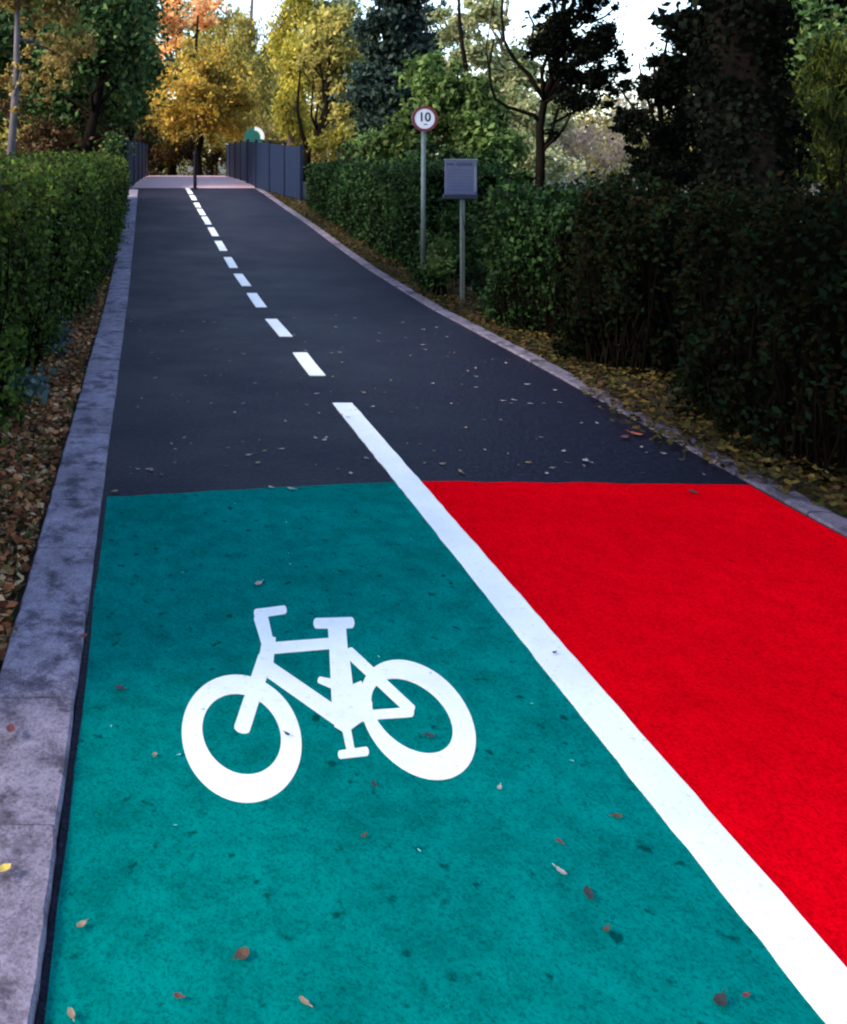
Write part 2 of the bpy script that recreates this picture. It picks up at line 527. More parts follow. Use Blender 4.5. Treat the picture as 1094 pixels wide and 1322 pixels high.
for lb, p, q in zip(names, yb, yt):
    y0, y1 = ground_at(300, p).y, ground_at(300, q).y
    yy = [y0, (y0 + y1) / 2, y1]
    sh = np.interp(y0, [5, 12, 24], [0, -.012, -.01])
    e = [(float(lx_line(y)) + sh + float(rng.normal()) * .003, y, float(prof(y))) for y in yy]
    w = .118
    mb = MB(); mb.prism(e + [(x + w, y, z) for x, y, z in e[::-1]], .001, .007)
    tag(mb.build('lane_dash', M['white']), lb, 'line marking', 'white dashes along the middle of the asphalt path')

# ------------------------------------------------------------------ bicycle symbol
Z = 2.378


def bz(x, y): return ground_at(200 + x / Z, 740 + y / Z)


def ell(cx, cy, a, b, ph, n=72):
    return [bz(cx + a * math.cos(t), cy + b * math.sin(t + ph)) for t in (2 * math.pi * i / n for i in range(n))]


c0 = bz(500, 420)
bike = empty('bicycle_symbol', c0, 'large white bicycle painted on the green lane', 'road marking')


def ring(o, i, z1):
    mb = MB(); n = len(o)
    vs = [(p.x, p.y, z1) for p in o] + [(p.x, p.y, z1) for p in i] + [(p.x, p.y, .001) for p in o] + [(p.x, p.y, .001) for p in i]
    fs = []
    for k in range(n):
        q = (k + 1) % n
        fs += [(k, q, n + q, n + k), (k, 2 * n + k, 2 * n + q, q), (n + k, n + q, 3 * n + q, 3 * n + k)]
    mb.add(vs, fs)
    me = mb.build('wheel', M['white'], bike)
    return me


def bar(p, q, w0, w1=None, z=.008, mb=None, rnd=True):
    """rounded stroke between two points of the drawing (zoomed-photo units, thickness as drawn)"""
    w1 = w1 or w0
    (x0, y0), (x1, y1) = p, q
    L = math.hypot(x1 - x0, y1 - y0); ux, uy = (x1 - x0) / L, (y1 - y0) / L; nx_, ny_ = -uy, ux
    pts = []
    N = 7
    for i in range(N + 1):
        t = -math.pi / 2 + math.pi * i / N
        k = .55 if rnd else .12
        pts.append((x1 + (ux * math.cos(t) * k + nx_ * math.sin(t)) * w1 / 2, y1 + (uy * math.cos(t) * k + ny_ * math.sin(t)) * w1 / 2))
    for i in range(N + 1):
        t = math.pi / 2 + math.pi * i / N
        k = .55 if rnd else .12
        pts.append((x0 + (ux * math.cos(t) * k + nx_ * math.sin(t)) * w0 / 2, y0 + (uy * math.cos(t) * k + ny_ * math.sin(t)) * w0 / 2))
    mb.prism([(*bz(*pt).xy, 0) for pt in pts], .001, .0050 + (z - .007) * .05)


for o in (ring(ell(267, 513, 184, 197, .10), ell(267, 499, 121, 124, .15), .0050),
          ring(ell(808, 455, 178, 185, .35), ell(790, 443, 125, 115, .44), .0050)):
    pass
mb = MB()
bar((340, 262), (268, 482), 46, 50, .0074, mb)                # fork
bar((338, 236), (560, 218), 36, 34, .0078, mb, False)         # top tube
bar((338, 290), (585, 462), 48, 52, .0082, mb)                # down tube
mb.prism([(*bz(*p).xy, 0) for p in [(531, 165), (587, 165), (592, 232), (600, 280), (608, 346), (634, 335), (668, 402), (668, 452), (634, 462), (612, 478), (598, 488), (575, 490), (552, 476), (545, 440), (540, 330), (536, 235)]], .001, .00508)
bar((596, 246), (786, 424), 34, 34, .0090, mb)                # seat stay
bar((640, 442), (788, 431), 30, 30, .0094, mb)                # chain stay
bar((352, 200), (338, 300), 40, 48, .0098, mb, False)         # head
mb.build('frame', M['white'], bike)
mb = MB(); bar((326, 140), (352, 240), 44, 36, .0102, mb); bar((312, 128), (398, 116), 28, 26, .0106, mb); mb.build('handlebar', M['white'], bike)
mb = MB(); bar((496, 158), (604, 156), 32, 34, .0106, mb); mb.build('saddle', M['white'], bike)
mb = MB(); bar((506, 332), (548, 345), 20, 30, .0110, mb); mb.build('crank', M['white'], bike)
mb = MB(); bar((586, 470), (604, 560), 28, 24, .0102, mb); mb.build('crank', M['white'], bike)
mb = MB(); bar((570, 562), (650, 552), 26, 28, .0106, mb); mb.build('pedal', M['white'], bike)


# ------------------------------------------------------------------ kerbs
def kerb(name, inner, width, side, y0, y1, h, ln=.5, km='kerb'):
    mb = MB(); y = y0
    while y < y1:
        e = min(y + ln, y1); g_ = .0035
        dz = float(rng.normal()) * .002; dx = float(rng.normal()) * .001
        ns = 9; vs = []; c = .007 * side
        for q in range(ns + 1):
            yy = y + g_ + (e - y - 2 * g_) * q / ns
            z = float(prof(yy)) + h + dz + float(rng.normal()) * .0008
            j = rng.normal(size=2) * .0012
            if q in (0, ns): j += (.004 * side, -.004 * side)
            a0 = float(inner(yy)) + dx + j[0]; o0 = float(inner(yy)) + dx + side * width + j[1]
            vs += [(a0, yy, z - .11), (a0, yy, z - .009), (a0 + c, yy, z), ((a0 + o0) / 2, yy, z + .001), (o0 - c, yy, z), (o0, yy, z - .01), (o0, yy, z - .11)]
        fs = [(q * 7 + i, q * 7 + i + 1, q * 7 + i + 8, q * 7 + i + 7) for q in range(ns) for i in range(6)] + [tuple(range(7)), tuple(range(ns * 7, ns * 7 + 7))]
        if side > 0: fs = [f[::-1] for f in fs]
        mb.add(vs, fs)
        y = e
    return tag(mb.build(name, M[km]), kind='structure')


kerb('kerb_left', lambda y: left_x(y) - .022, .240, -1, .6, 24.4, .030)
kerb('kerb_right', lambda y: right_x(y) + .022, .13, 1, -2, 24.4, .014, km='kerb_dirty')

# ------------------------------------------------------------------ litter
def scatter(name, n, fn, size, m, label, cat, lift=.012):
    P = np.array([fn() for _ in range(n)])
    P[:, 2] = prof(P[:, 1]) - .02 + rng.uniform(0, 1, len(P)) ** 2 * .05 + lift + P[:, 2]
    up = np.zeros_like(P); up[:, 2] = 1.6
    me = leaf_mesh(name, P, size, up, 0, .68)
    o = link(name, me, m)
    return tag(o, label, cat, None, 'stuff')


HY = [1.5, 3, 5.2, 7.8, 9.4, 12.5, 15, 21.5]; HX = [-1.05, -.95, -.83, -.72, -.54, -.41, -.36, -.35]
def hedge_face(y): return np.interp(y, HY, HX)


def left_pt():
    y = 1.4 + 18 * rng.uniform() ** 1.9
    a, b = float(left_x(y)) - .285, float(hedge_face(y)) - .25
    return (b + (a - b) * rng.uniform() ** .8 + (.05 * rng.uniform() if rng.uniform() < .05 else 0), y, .0)


def right_pt():
    y = 2.5 + 21 * rng.uniform() ** 1.7
    a = float(right_x(y)) + .16
    spill = min(1, max(0, 1.25 - abs(y - 5.25) / 1.1)) * .24
    a -= spill * (rng.uniform() ** 1.2) * 1.5
    return (a + (3.95 - a) * rng.uniform() ** 1.1, y, .035 * (spill > 0) * (a < 3.2))


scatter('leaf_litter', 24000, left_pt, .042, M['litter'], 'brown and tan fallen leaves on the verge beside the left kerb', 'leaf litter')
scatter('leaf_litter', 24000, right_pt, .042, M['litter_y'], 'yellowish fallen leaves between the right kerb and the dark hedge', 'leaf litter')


def floor_pt():
    while True:
        x, y = rng.uniform(-9, 16), 6 + 40 * rng.uniform()
        if x < -1.2 or x > 4.2: return (x, y, .0)


# grass tufts in the left litter and on the right verge
def grass(name, n, fn, m, label):
    P = np.array([fn() for _ in range(n)]); P[:, 2] = prof(P[:, 1]) + .01
    o = link(name, leaf_mesh(name, P, .09, None, -1.2, .13), m)
    tag(o, label, 'grass', None, 'stuff')


grass('grass', 2600, left_pt, M['l_mid'], 'thin green grass growing through the leaves beside the left kerb')
grass('grass', 1600, right_pt, M['l_hedge_far'], 'thin dark grass growing on the right verge')


# ------------------------------------------------------------------ hedges
def hedge(label, y0, y1, face, side, depth, top, n, size, lm, core=True, rough=.05, group=None, name='hedge', ends=True, tw=200, bare=0.0):
    """side = +1: the hedge lies to +x of its path face. face(y), top(y) give position and height."""
    ym = (y0 + y1) / 2
    root = empty(name, (float(face(ym)) + side * depth / 2, ym, float(prof(ym)) - .03), label, 'hedge', group)

    def lump(a, b, s): return rough * (np.sin(a * 3.1 + s) * np.sin(b * 4.3 + s * 2) + .7 * np.sin(a * 7.7 + s * 3) * np.sin(b * 6.1)) + rough * .5 * np.sin(a * 15 + b * 13)
    # density falls with distance
    u = rng.uniform(0, 1, n)
    y = y0 * (y1 / y0) ** u if y0 > .5 else y0 + (y1 - y0) * u
    t = rng.uniform(0, 1, n)
    fx, tz, bz_ = face(y), top(y), prof(y) - .02
    hgt = tz - bz_
    tot = hgt + depth * .75
    s = t * tot
    onf = s < hgt
    z = np.where(onf, bz_ + s, tz); x = np.where(onf, fx, fx + side * (s - hgt) / .75)
    off = lump(y, z + x, .7) + rng.normal(size=n) * .035 - rng.exponential(.05, n)
    # rounded shoulder
    sh = np.clip((z - (tz - .18)) / .18, 0, 1) ** 2 * .08
    x = np.where(onf, x - side * off + side * sh, x)
    z = np.where(onf, z, z + off - .08 * np.exp(-np.abs(x - fx) / .12))
    nr = np.zeros((n, 3)); nr[:, 0] = np.where(onf, -side, 0); nr[:, 2] = np.where(onf, .35, 1)
    P = np.stack([x, y, z], 1)
    if ends:
        ne = int(n * .16); e = rng.integers(0, 2, ne)
        ye = np.where(e == 0, y0, y1); xe = face(ye) + side * rng.uniform(0, depth, ne)
        ze = prof(ye) + rng.uniform(0, 1, ne) * (top(ye) - prof(ye))
        o2 = lump(xe, ze, 1.9) + rng.normal(size=ne) * .04
        P = np.vstack([P, np.stack([xe, ye + np.where(e == 0, -1, 1) * o2, ze], 1)])
        q = np.zeros((ne, 3)); q[:, 1] = np.where(e == 0, -1, 1); q[:, 2] = .3; nr = np.vstack([nr, q])
    if bare > 0:
        keep = rng.uniform(size=len(P)) > bare * np.clip(1.15 - (P[:, 2] - prof(P[:, 1])) / .9, 0, 1)
        P, nr = P[keep], nr[keep]
    sz = size * (1 + .06 * P[:, 1])
    link('foliage', leaf_mesh('foliage', P, sz, nr * .55, 0, .62), M[lm], root)
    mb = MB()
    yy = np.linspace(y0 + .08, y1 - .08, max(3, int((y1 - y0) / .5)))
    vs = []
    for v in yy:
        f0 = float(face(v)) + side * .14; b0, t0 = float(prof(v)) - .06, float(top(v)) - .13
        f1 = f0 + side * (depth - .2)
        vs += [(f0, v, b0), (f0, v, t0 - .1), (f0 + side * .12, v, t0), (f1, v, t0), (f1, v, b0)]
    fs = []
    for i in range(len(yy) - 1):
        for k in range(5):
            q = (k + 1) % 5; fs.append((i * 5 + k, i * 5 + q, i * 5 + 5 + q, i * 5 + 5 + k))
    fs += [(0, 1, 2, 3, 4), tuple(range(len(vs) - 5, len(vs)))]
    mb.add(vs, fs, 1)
    for _ in range(tw):
        v = y0 + .1 + (y1 - y0 - .2) * rng.uniform() ** 1.4; x = float(face(v)) + side * rng.uniform(.02, .16); b = float(prof(v)) - .03
        hh = (float(top(v)) - b) * rng.uniform(.3, .92)
        lean = rng.normal(size=2) * .12
        mb.tube(wobble((x, v, b), (x + lean[0], v + lean[1], b + hh), 4, .05), [.008, .007, .006, .004, .002], 4, 0)
    mb.build('stems', [M['twig'], M['core']], root)
    return root


hedge('long clipped bright green hedge along the left kerb', 2.4, 21.2, hedge_face, -1, 1.25,
      lambda y: np.interp(y, [2, 5, 16, 22], [1.50, 1.52, 1.585, 1.60]), 52000, .034, 'l_hedge', rough=.075, tw=260, bare=.25)
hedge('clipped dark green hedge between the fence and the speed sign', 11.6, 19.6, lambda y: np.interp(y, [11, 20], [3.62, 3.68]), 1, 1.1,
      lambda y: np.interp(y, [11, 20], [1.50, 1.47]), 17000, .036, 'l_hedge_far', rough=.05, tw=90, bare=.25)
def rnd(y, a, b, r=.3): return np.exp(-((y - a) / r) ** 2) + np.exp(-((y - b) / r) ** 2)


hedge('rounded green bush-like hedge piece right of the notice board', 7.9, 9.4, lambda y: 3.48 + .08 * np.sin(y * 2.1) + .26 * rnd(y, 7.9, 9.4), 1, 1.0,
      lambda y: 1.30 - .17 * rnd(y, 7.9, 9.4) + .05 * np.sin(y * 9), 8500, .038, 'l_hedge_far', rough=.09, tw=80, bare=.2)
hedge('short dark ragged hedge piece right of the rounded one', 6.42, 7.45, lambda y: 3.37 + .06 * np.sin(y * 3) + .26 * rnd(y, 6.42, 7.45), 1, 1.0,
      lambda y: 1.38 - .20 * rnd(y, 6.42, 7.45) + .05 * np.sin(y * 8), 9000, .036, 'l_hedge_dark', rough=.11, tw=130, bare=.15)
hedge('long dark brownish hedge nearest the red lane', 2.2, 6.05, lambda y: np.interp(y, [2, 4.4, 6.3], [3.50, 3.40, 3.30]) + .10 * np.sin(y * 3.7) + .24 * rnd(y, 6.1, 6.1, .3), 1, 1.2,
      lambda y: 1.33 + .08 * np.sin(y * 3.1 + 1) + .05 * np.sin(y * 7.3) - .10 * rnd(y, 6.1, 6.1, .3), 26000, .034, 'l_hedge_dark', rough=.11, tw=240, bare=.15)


# ------------------------------------------------------------------ bushes
def bush(name, label, env, lm, n, size, cat='bush', k=14, f=.42, droop=0, aspect=.6, group=None, bk='twig', stems=7, flat=.85):
    cx = sum(e[0] for e in env) / len(env); cy = sum(e[1] for e in env) / len(env)
    base = Vector((cx, cy, float(terrain(cx, cy)) - .02))
    root = empty(name, base, label, cat, group)
    blobs = sub_blobs(env, k, f, flat)
    mb = MB()
    for b in blobs[:stems]:
        mb.tube(wobble((cx + rng.normal() * .08, cy + rng.normal() * .08, base.z), b[:3], 4, .08), [.022, .018, .014, .009, .005], 5)
    if stems: mb.build('stem', M[bk], root)
    P, d = in_blob(blobs, n * 2)
    P[:, 2] = np.maximum(P[:, 2], terrain(P[:, 0], P[:, 1]) + .02)
    link('foliage', leaf_mesh('foliage', P, size, d * .5, droop, aspect), M[lm], root)
    return root


iv = 'ivy clumps at the foot of the left hedge'
for (px, py, lb) in ((20, 520, 'blue green ivy clump under the left hedge, nearest the camera'), (62, 452, 'glossy ivy clump under the left hedge in the middle of the row'),
                     (100, 388, 'pale blue ivy clump at the hedge foot near the kerb'), (128, 352, 'small ivy clump at the hedge foot, farthest of the row')):
    p = ground_at(px, py)
    p.x += .04
    bush('ivy_clump', lb, [(p.x, p.y, p.z + .08, .20, .34, .13)], 'l_ivy', 420, .055, 'ivy', 7, .5, 0, .8, iv, stems=4)
bush('leafy_weed', 'bright green weeds between the sign pole and notice board', [env_px(574, 335, 10.3, 26, 40)], 'l_mid', 900, .06, 'weeds', 9, .45, 0, .45)
bush('leafy_weed', 'dark weeds hiding the foot of the speed sign pole', [env_px(552, 360, 10.3, 17, 19, .12)], 'l_hedge_far', 700, .05, 'weeds', 9, .45, stems=0)
bush('leafy_weed', 'green undergrowth behind the notice board post', [env_px(600, 300, 11.2, 34, 62)], 'l_hedge_far', 2200, .06, 'weeds', 14, .42)
bush('leafy_weed', 'low dark weeds just right of the notice board foot', [env_px(622, 366, 10.5, 26, 26, .2)], 'l_hedge_far', 800, .055, 'weeds', 9, .45, stems=0)


# ------------------------------------------------------------------ fences
def fence(label, pts, h, nslat, posts_pale=None):
    root = empty('fence', (pts[0][0], pts[0][1], float(prof(pts[0][1])) - .03), label, 'fence', 'navy fences on the bridge')
    for i, (x, y) in enumerate(pts):
        z = float(prof(y)) - .05
        mb = MB(); mb.box((x - .04, y - .04, z), (x + .04, y + .04, z + h + .10))
        po = bevel(mb.build('post', M['fence_post'], root), .006)
        mb = MB(); mb.box((x - .05, y - .05, z + h + .102), (x + .05, y + .05, z + h + .125)); mb.build('cap', M['disc_white'] if i == posts_pale else M['fence_post'], po)
    for i in range(len(pts) - 1):
        (xa, ya), (xb, yb_) = pts[i], pts[i + 1]
        mb = MB()
        d = Vector((xb - xa, yb_ - ya, 0)).normalized(); nrm = Vector((-d.y, d.x, 0)) * .016
        A, B = Vector((xa, ya, 0)) + d * .045, Vector((xb, yb_, 0)) - d * .045
        za, zb = float(prof(ya)), float(prof(yb_))
        for k in range(14 if ya < 23.5 and xa > 1 else 0):     # upright pales on the flared end
            q0, q1 = A.lerp(B, k / 14), A.lerp(B, (k + .88) / 14)
            z0, z1 = za + (zb - za) * k / 14, za + (zb - za) * (k + .88) / 14
            jj = nrm * (1 + .25 * (k % 2)); vs = []
            for q, zq in ((q0, z0), (q1, z1)):
                for s_ in (-1, 1):
                    for w in (.03, h): vs.append(q + jj * s_ + Vector((0, 0, zq + w)))
            mb.add(vs, [(0, 1, 3, 2), (4, 6, 7, 5), (0, 4, 5, 1), (2, 3, 7, 6), (1, 5, 7, 3), (0, 2, 6, 4)])
        for k in range(0 if ya < 23.5 and xa > 1 else nslat):
            lo = .03 + (h - .02) * k / nslat; hi = .03 + (h - .02) * (k + 1) / nslat - .003
            vs = []
            for q, zq in ((A, za), (B, zb)):
                for s_ in (-1, 1):
                    for w in (lo, hi): vs.append(q + nrm * s_ + Vector((0, 0, zq + w)))
            mb.add(vs, [(0, 1, 3, 2), (4, 6, 7, 5), (0, 4, 5, 1), (2, 3, 7, 6), (1, 5, 7, 3), (0, 2, 6, 4)])
        mb.build('slat_panel', M['fence'], root)
    return root


fence('navy slatted fence right of the path, flaring out at its near end', [(3.80, 21.0), (3.58, 22.0), (3.37, 23.1), (3.20, 24.5), (3.27, 27.0), (3.36, 29.6), (3.45, 32.2), (3.52, 34.8), (3.58, 36.6)], 1.26, 9, 8)
fence('blue slatted fence left of the path beyond the hedge', [(-.34, 23.6), (-.20, 26.2), (-.08, 28.8), (.06, 31.4), (.18, 34.0), (.30, 36.6)], 1.26, 9)

# bollard
p = Vector(((252 - VX) * 24.2 / F, 24.2, float(prof(24.2))))
root = empty('bollard', p, 'thin black bollard standing at the end of the dashed line', 'bollard')
mb = MB(); mb.tube([p, p + Vector((0, 0, .93))], [.048, .045], 14); mb.build('post', M['bollard'], root, False)
mb = MB(); mb.tube([p + Vector((0, 0, .931)), p + Vector((0, 0, .96)), p + Vector((0, 0, 1.0)), p + Vector((0, 0, 1.03))], [.055, .055, .046, .018], 14); mb.build('cap', M['bollard'], root)
mb = MB(); mb.tube([p + Vector((0, 0, .002)), p + Vector((0, 0, .03))], [.085, .07], 14); mb.build('base', M['bollard'], root)

# ------------------------------------------------------------------ speed sign
def disc(c, r0, r1, y0, y1, n=48, a0=0, a1=2 * math.pi):
    """ring (or disc when r0 = 0) facing -y"""
    mb = MB(); full = abs(a1 - a0 - 2 * math.pi) < 1e-6
    N = n if full else n + 1
    ang = [a0 + (a1 - a0) * i / n for i in range(N)]
    if r0 == 0:
        vs = [(c.x + r1 * math.cos(t), y0, c.z + r1 * math.sin(t)) for t in ang] + [(c.x + r1 * math.cos(t), y1, c.z + r1 * math.sin(t)) for t in ang]
        fs = [tuple(range(N)), tuple(range(2 * N - 1, N - 1, -1))] + [(i, N + i, N + (i + 1) % N, (i + 1) % N) for i in range(N)]
    else:
        vs = []
        for r, yy in ((r1, y0), (r0, y0), (r1, y1), (r0, y1)):
            vs += [(c.x + r * math.cos(t), yy, c.z + r * math.sin(t)) for t in ang]
        fs = []
        for i in range(N if full else N - 1):
            j = (i + 1) % N
            fs += [(i, j, N + j, N + i), (2 * N + i, 3 * N + i, 3 * N + j, 2 * N + j), (i, 2 * N + i, 2 * N + j, j), (N + i, N + j, 3 * N + j, 3 * N + i)]
        if not full: fs += [(0, N, 3 * N, 2 * N), (N - 1, 3 * N - 1, 4 * N - 1, 2 * N - 1)]
    mb.add(vs, fs)
    return mb


YS = 10.5
c = at(547, 153.5, YS)
gx, gz = (546 - VX) * YS / F, float(prof(YS))
root = empty('speed_limit_sign', (gx, YS, gz), 'round speed limit sign reading 10 on a thin grey pole', 'sign')
mb = MB(); mb.tube([(gx, YS, gz - .05), (c.x + .002, YS, c.z + .10)], .027, 12); mb.build('pole', M['pole'], root, True)
pl = disc(c, 0, .150, YS - .045, YS - .033).build('sign_plate', M['sign_white'], root)
disc(c, .118, .152, YS - .049, YS - .0452).build('rim', M['sign_red'], pl)
mb = MB(); mb.box((c.x - .06, YS - .0325, c.z - .03), (c.x + .06, YS - .027, c.z + .03)); mb.build('bracket', M['pole'], root)


def text(name, body, size, loc, m, parent, off=.0):
    cu = bpy.data.curves.new(name, 'FONT'); cu.body = body; cu.size = size; cu.align_x = 'CENTER'; cu.align_y = 'CENTER'; cu.extrude = .0008; cu.offset = off
    t = bpy.data.objects.new(name, cu); COL.objects.link(t)
    bpy.context.view_layer.update()
    me = bpy.data.meshes.new_from_object(t.evaluated_get(bpy.context.evaluated_depsgraph_get()))
    bpy.data.objects.remove(t)
    for v in me.vertices:
        x, y, z = v.co; v.co = (loc[0] + x, loc[1] - z, loc[2] + y)
    return link(name, me, m, parent)


text('number', '10', .145, (c.x, YS - .0465, c.z + .015), M['sign_black'], pl, .004)
mb = MB(); mb.box((c.x - .012, YS - .0475, c.z - .072), (c.x + .034, YS - .0455, c.z - .060)); mb.build('mark', M['sign_black'], pl)

# ------------------------------------------------------------------ notice board
YN = 10.0
a, b = at(574.5, 207, YN), at(615.5, 251, YN)
gx, gz = (598.5 - VX) * YN / F, float(prof(YN))
root = empty('notice_board', (gx, YN, gz), 'blue grey square notice board on a single thin post', 'notice board')
mb = MB(); mb.box((gx - .022, YN + .012, gz - .05), (gx + .022, YN + .052, a.z - .08)); bevel(mb.build('post', M['pole'], root), .004)
mb = MB(); mb.box((a.x, YN - .012, b.z), (b.x, YN + .010, a.z)); bo = bevel(mb.build('board', M['board_blue'], root), .004)
w = b.x - a.x; hgt = a.z - b.z
mb = MB(); mb.box((a.x + .012, YN - .0165, a.z - .055), (a.x + .10, YN - .0125, a.z - .03)); mb.box((a.x + .125, YN - .0165, a.z - .06), (b.x - .05, YN - .0125, a.z - .028)); mb.build('heading', M['board_head'], bo)
mb = MB()
for k in range(7):
    z = a.z - .105 - k * .036
    for q in range(3):
        x0 = a.x + .03 + q * .105; mb.box((x0, YN - .0145, z - .010), (x0 + .095 - .03 * ((k * 3 + q) % 3 == 2), YN - .0125, z))
mb.build('printed_text', plain('faint_print', (.035, .04, .095), .5), bo)
mb = MB(); mb.box((b.x - .032, YN - .0165, b.z + .03), (b.x - .006, YN - .0125, a.z - .07)); mb.build('side_strip', M['board_pale'], bo)
mb = MB(); mb.box((a.x - .018, YN - .03, b.z - .052), (b.x + .004, YN + .03, b.z - .002)); bevel(mb.build('bottom_rail', M['board_dark'], root), .004)
mb = MB(); mb.box((a.x - .004, YN - .02, a.z + .002), (b.x + .004, YN + .02, a.z + .016)); mb.build('top_rail', M['board_pale'], root)

# round green board behind the fence
YG = 39.0
c = at(328, 177, YG)
gz = float(terrain(c.x, YG))
root = empty('round_board', (c.x, YG, gz), 'green round topped board with a thick white curved rim behind the fence', 'sign')
mb = MB(); mb.tube([(c.x, YG + .08, gz - .1), (c.x, YG + .08, c.z + .3)], .05, 10); mb.build('post', M['pole'], root)
pn = disc(c, 0, .42, YG - .02, YG + .02).build('panel', M['disc_green'], root)
disc(c, .29, .46, YG - .06, YG - .021, 32, R(-15), R(85)).build('rim', M['disc_white'], pn)


# ------------------------------------------------------------------ trees
def X(px, y): return (px - VX) * y / F
TL = 'trees behind the left hedge'; TB = 'trees beyond the bridge'; TR = 'trees behind the right hedges'

tree('slender_tree', (X(15, 16), 16, 0), at(24, -160, 16), .085,
     [env_px(70, 50, 17, 62, 55), env_px(40, 110, 16, 52, 45), env_px(20, -60, 16, 110, 80)], 'l_ochre', 6500, .085,
     'slender pale grey trunk with sparse ochre leaves behind the hedge end at the left edge', group=TL, bk='bark_grey', k=80, f=.17, limbs=2, trunk_pts=[at(13, 230, 16), at(15, 190, 16), at(18, 150, 16), at(21, 100, 16), at(22, 50, 16), at(23, 0, 16), at(26, -80, 16), at(24, -160, 16)])
tree('leaning_tree', (X(108, 25), 25, 0), at(138, 40, 25), .17,
     [env_px(118, 20, 25, 75, 85), env_px(80, 110, 27, 60, 70), env_px(160, 90, 26, 38, 62)], 'l_darkgreen', 9000, .17,
     'dark leaning trunk under a dense dark green crown, beside the left fence', group=TL, k=40, limbs=14,
     trunk_pts=[at(104, 215, 25), at(112, 190, 25), at(122, 150, 25), at(132, 100, 25), at(136, 50, 25), at(150, -20, 25)])
tree('evergreen_tree', (X(60, 31), 31, 0), at(60, -80, 31), .22, [env_px(50, 40, 31, 90, 150), env_px(-60, 80, 28, 110, 130)], 'l_darkgreen', 9500, .2,
     'broad dark evergreen filling the background at the left edge', group=TL, k=44)
tree('yew_tree', (X(168, 33), 33, 0), at(170, -90, 33), .2, [env_px(168, 40, 33, 42, 110), env_px(140, 140, 32, 55, 50)], 'l_mid', 6500, .19,
     'tall green tree just left of the amber crown', group=TL, k=36)
bush('undergrowth', 'dark shrubs under the leaning tree behind the left hedge', [env_px(110, 190, 28, 70, 42), env_px(30, 180, 24, 70, 60)], 'l_brown', 3200, .15, 'shrub', 20, .4)
bush('undergrowth', 'green shrub at the far end of the left hedge beside the fence post', [env_px(150, 195, 23.6, 16, 30)], 'l_darkgreen', 900, .1, 'shrub', 8, .5)

tree('amber_tree', (X(258, 42), 42, 0), at(256, 20, 42), .15,
     [env_px(250, 125, 42, 78, 55), env_px(215, 155, 41, 42, 32), env_px(290, 140, 42, 46, 50), env_px(255, 80, 43, 55, 40)], 'l_amber', 8500, .17,
     'low amber crowned tree standing right behind the bollard', group=TB, k=52, f=.28, limbs=18)
tree('orange_tree', (X(222, 60), 60, 0), at(235, -60, 60), .25,
     [env_px(242, 15, 52, 48, 44), env_px(215, 48, 52, 32, 34), env_px(250, -50, 60, 70, 50)], 'l_orange', 5200, .25,
     'peach orange crown rising above the amber tree', group=TB, k=34, f=.3)
tree('olive_tree', (X(318, 52), 52, 0), at(322, -40, 52), .2,
     [env_px(315, 100, 52, 52, 80), env_px(300, 50, 53, 40, 50), env_px(330, 160, 50, 40, 38)], 'l_olive', 5600, .25,
     'hanging olive yellow tree with slits of white sky, over the green round board', group=TB, k=44, f=.24, droop=.8, aspect=.3, bk='bark_brown', flat=1.5)
tree('yellow_tree', (X(376, 37), 37, 0), at(380, -60, 37), .16,
     [env_px(382, 60, 37, 34, 90), env_px(378, 140, 37, 30, 48), env_px(390, -40, 37, 36, 60)], 'l_yellow', 5200, .19,
     'tall narrow bright yellow tree behind the right fence', group=TB, k=40, f=.3, droop=.5, aspect=.4, bk='bark_brown', flat=1.4)
tree('forked_tree', (X(396, 29), 29, 0), at(432, 60, 29), .13,
     [env_px(425, 70, 30, 40, 70), env_px(440, 140, 29, 26, 46)], 'l_olive', 2600, .17,
     'forked dark trunk leaning right over the fence end with olive leaves', group=TR, k=28, f=.3, limbs=10,
     trunk_pts=[at(394, 215, 29), at(397, 195, 29), at(412, 172, 29), at(421, 140, 29), at(424, 100, 29), at(430, 40, 29)],
     extra_tubes=[([at(398, 192, 29), at(390, 172, 29), at(384, 140, 29.2), at(388, 90, 29.3)], .09, .03), ([at(412, 172, 29), at(402, 150, 29), at(405, 100, 29)], .06, .02)])
tree('pale_tree', (X(438, 38), 38, 0), at(440, -50, 38), .2,
     [env_px(432, 50, 38, 42, 75), env_px(448, 120, 38, 26, 50)], 'l_pale', 3600, .2,
     'pale olive green tree between the yellow tree and the blue green conifer', group=TR, k=34, f=.3, bk='bark_brown')
bush('yellow_shrub', 'bright yellow shrub above the far end of the right hedge', [env_px(436, 188, 27, 36, 28)], 'l_yellow', 1300, .14, 'shrub', 12, .42)

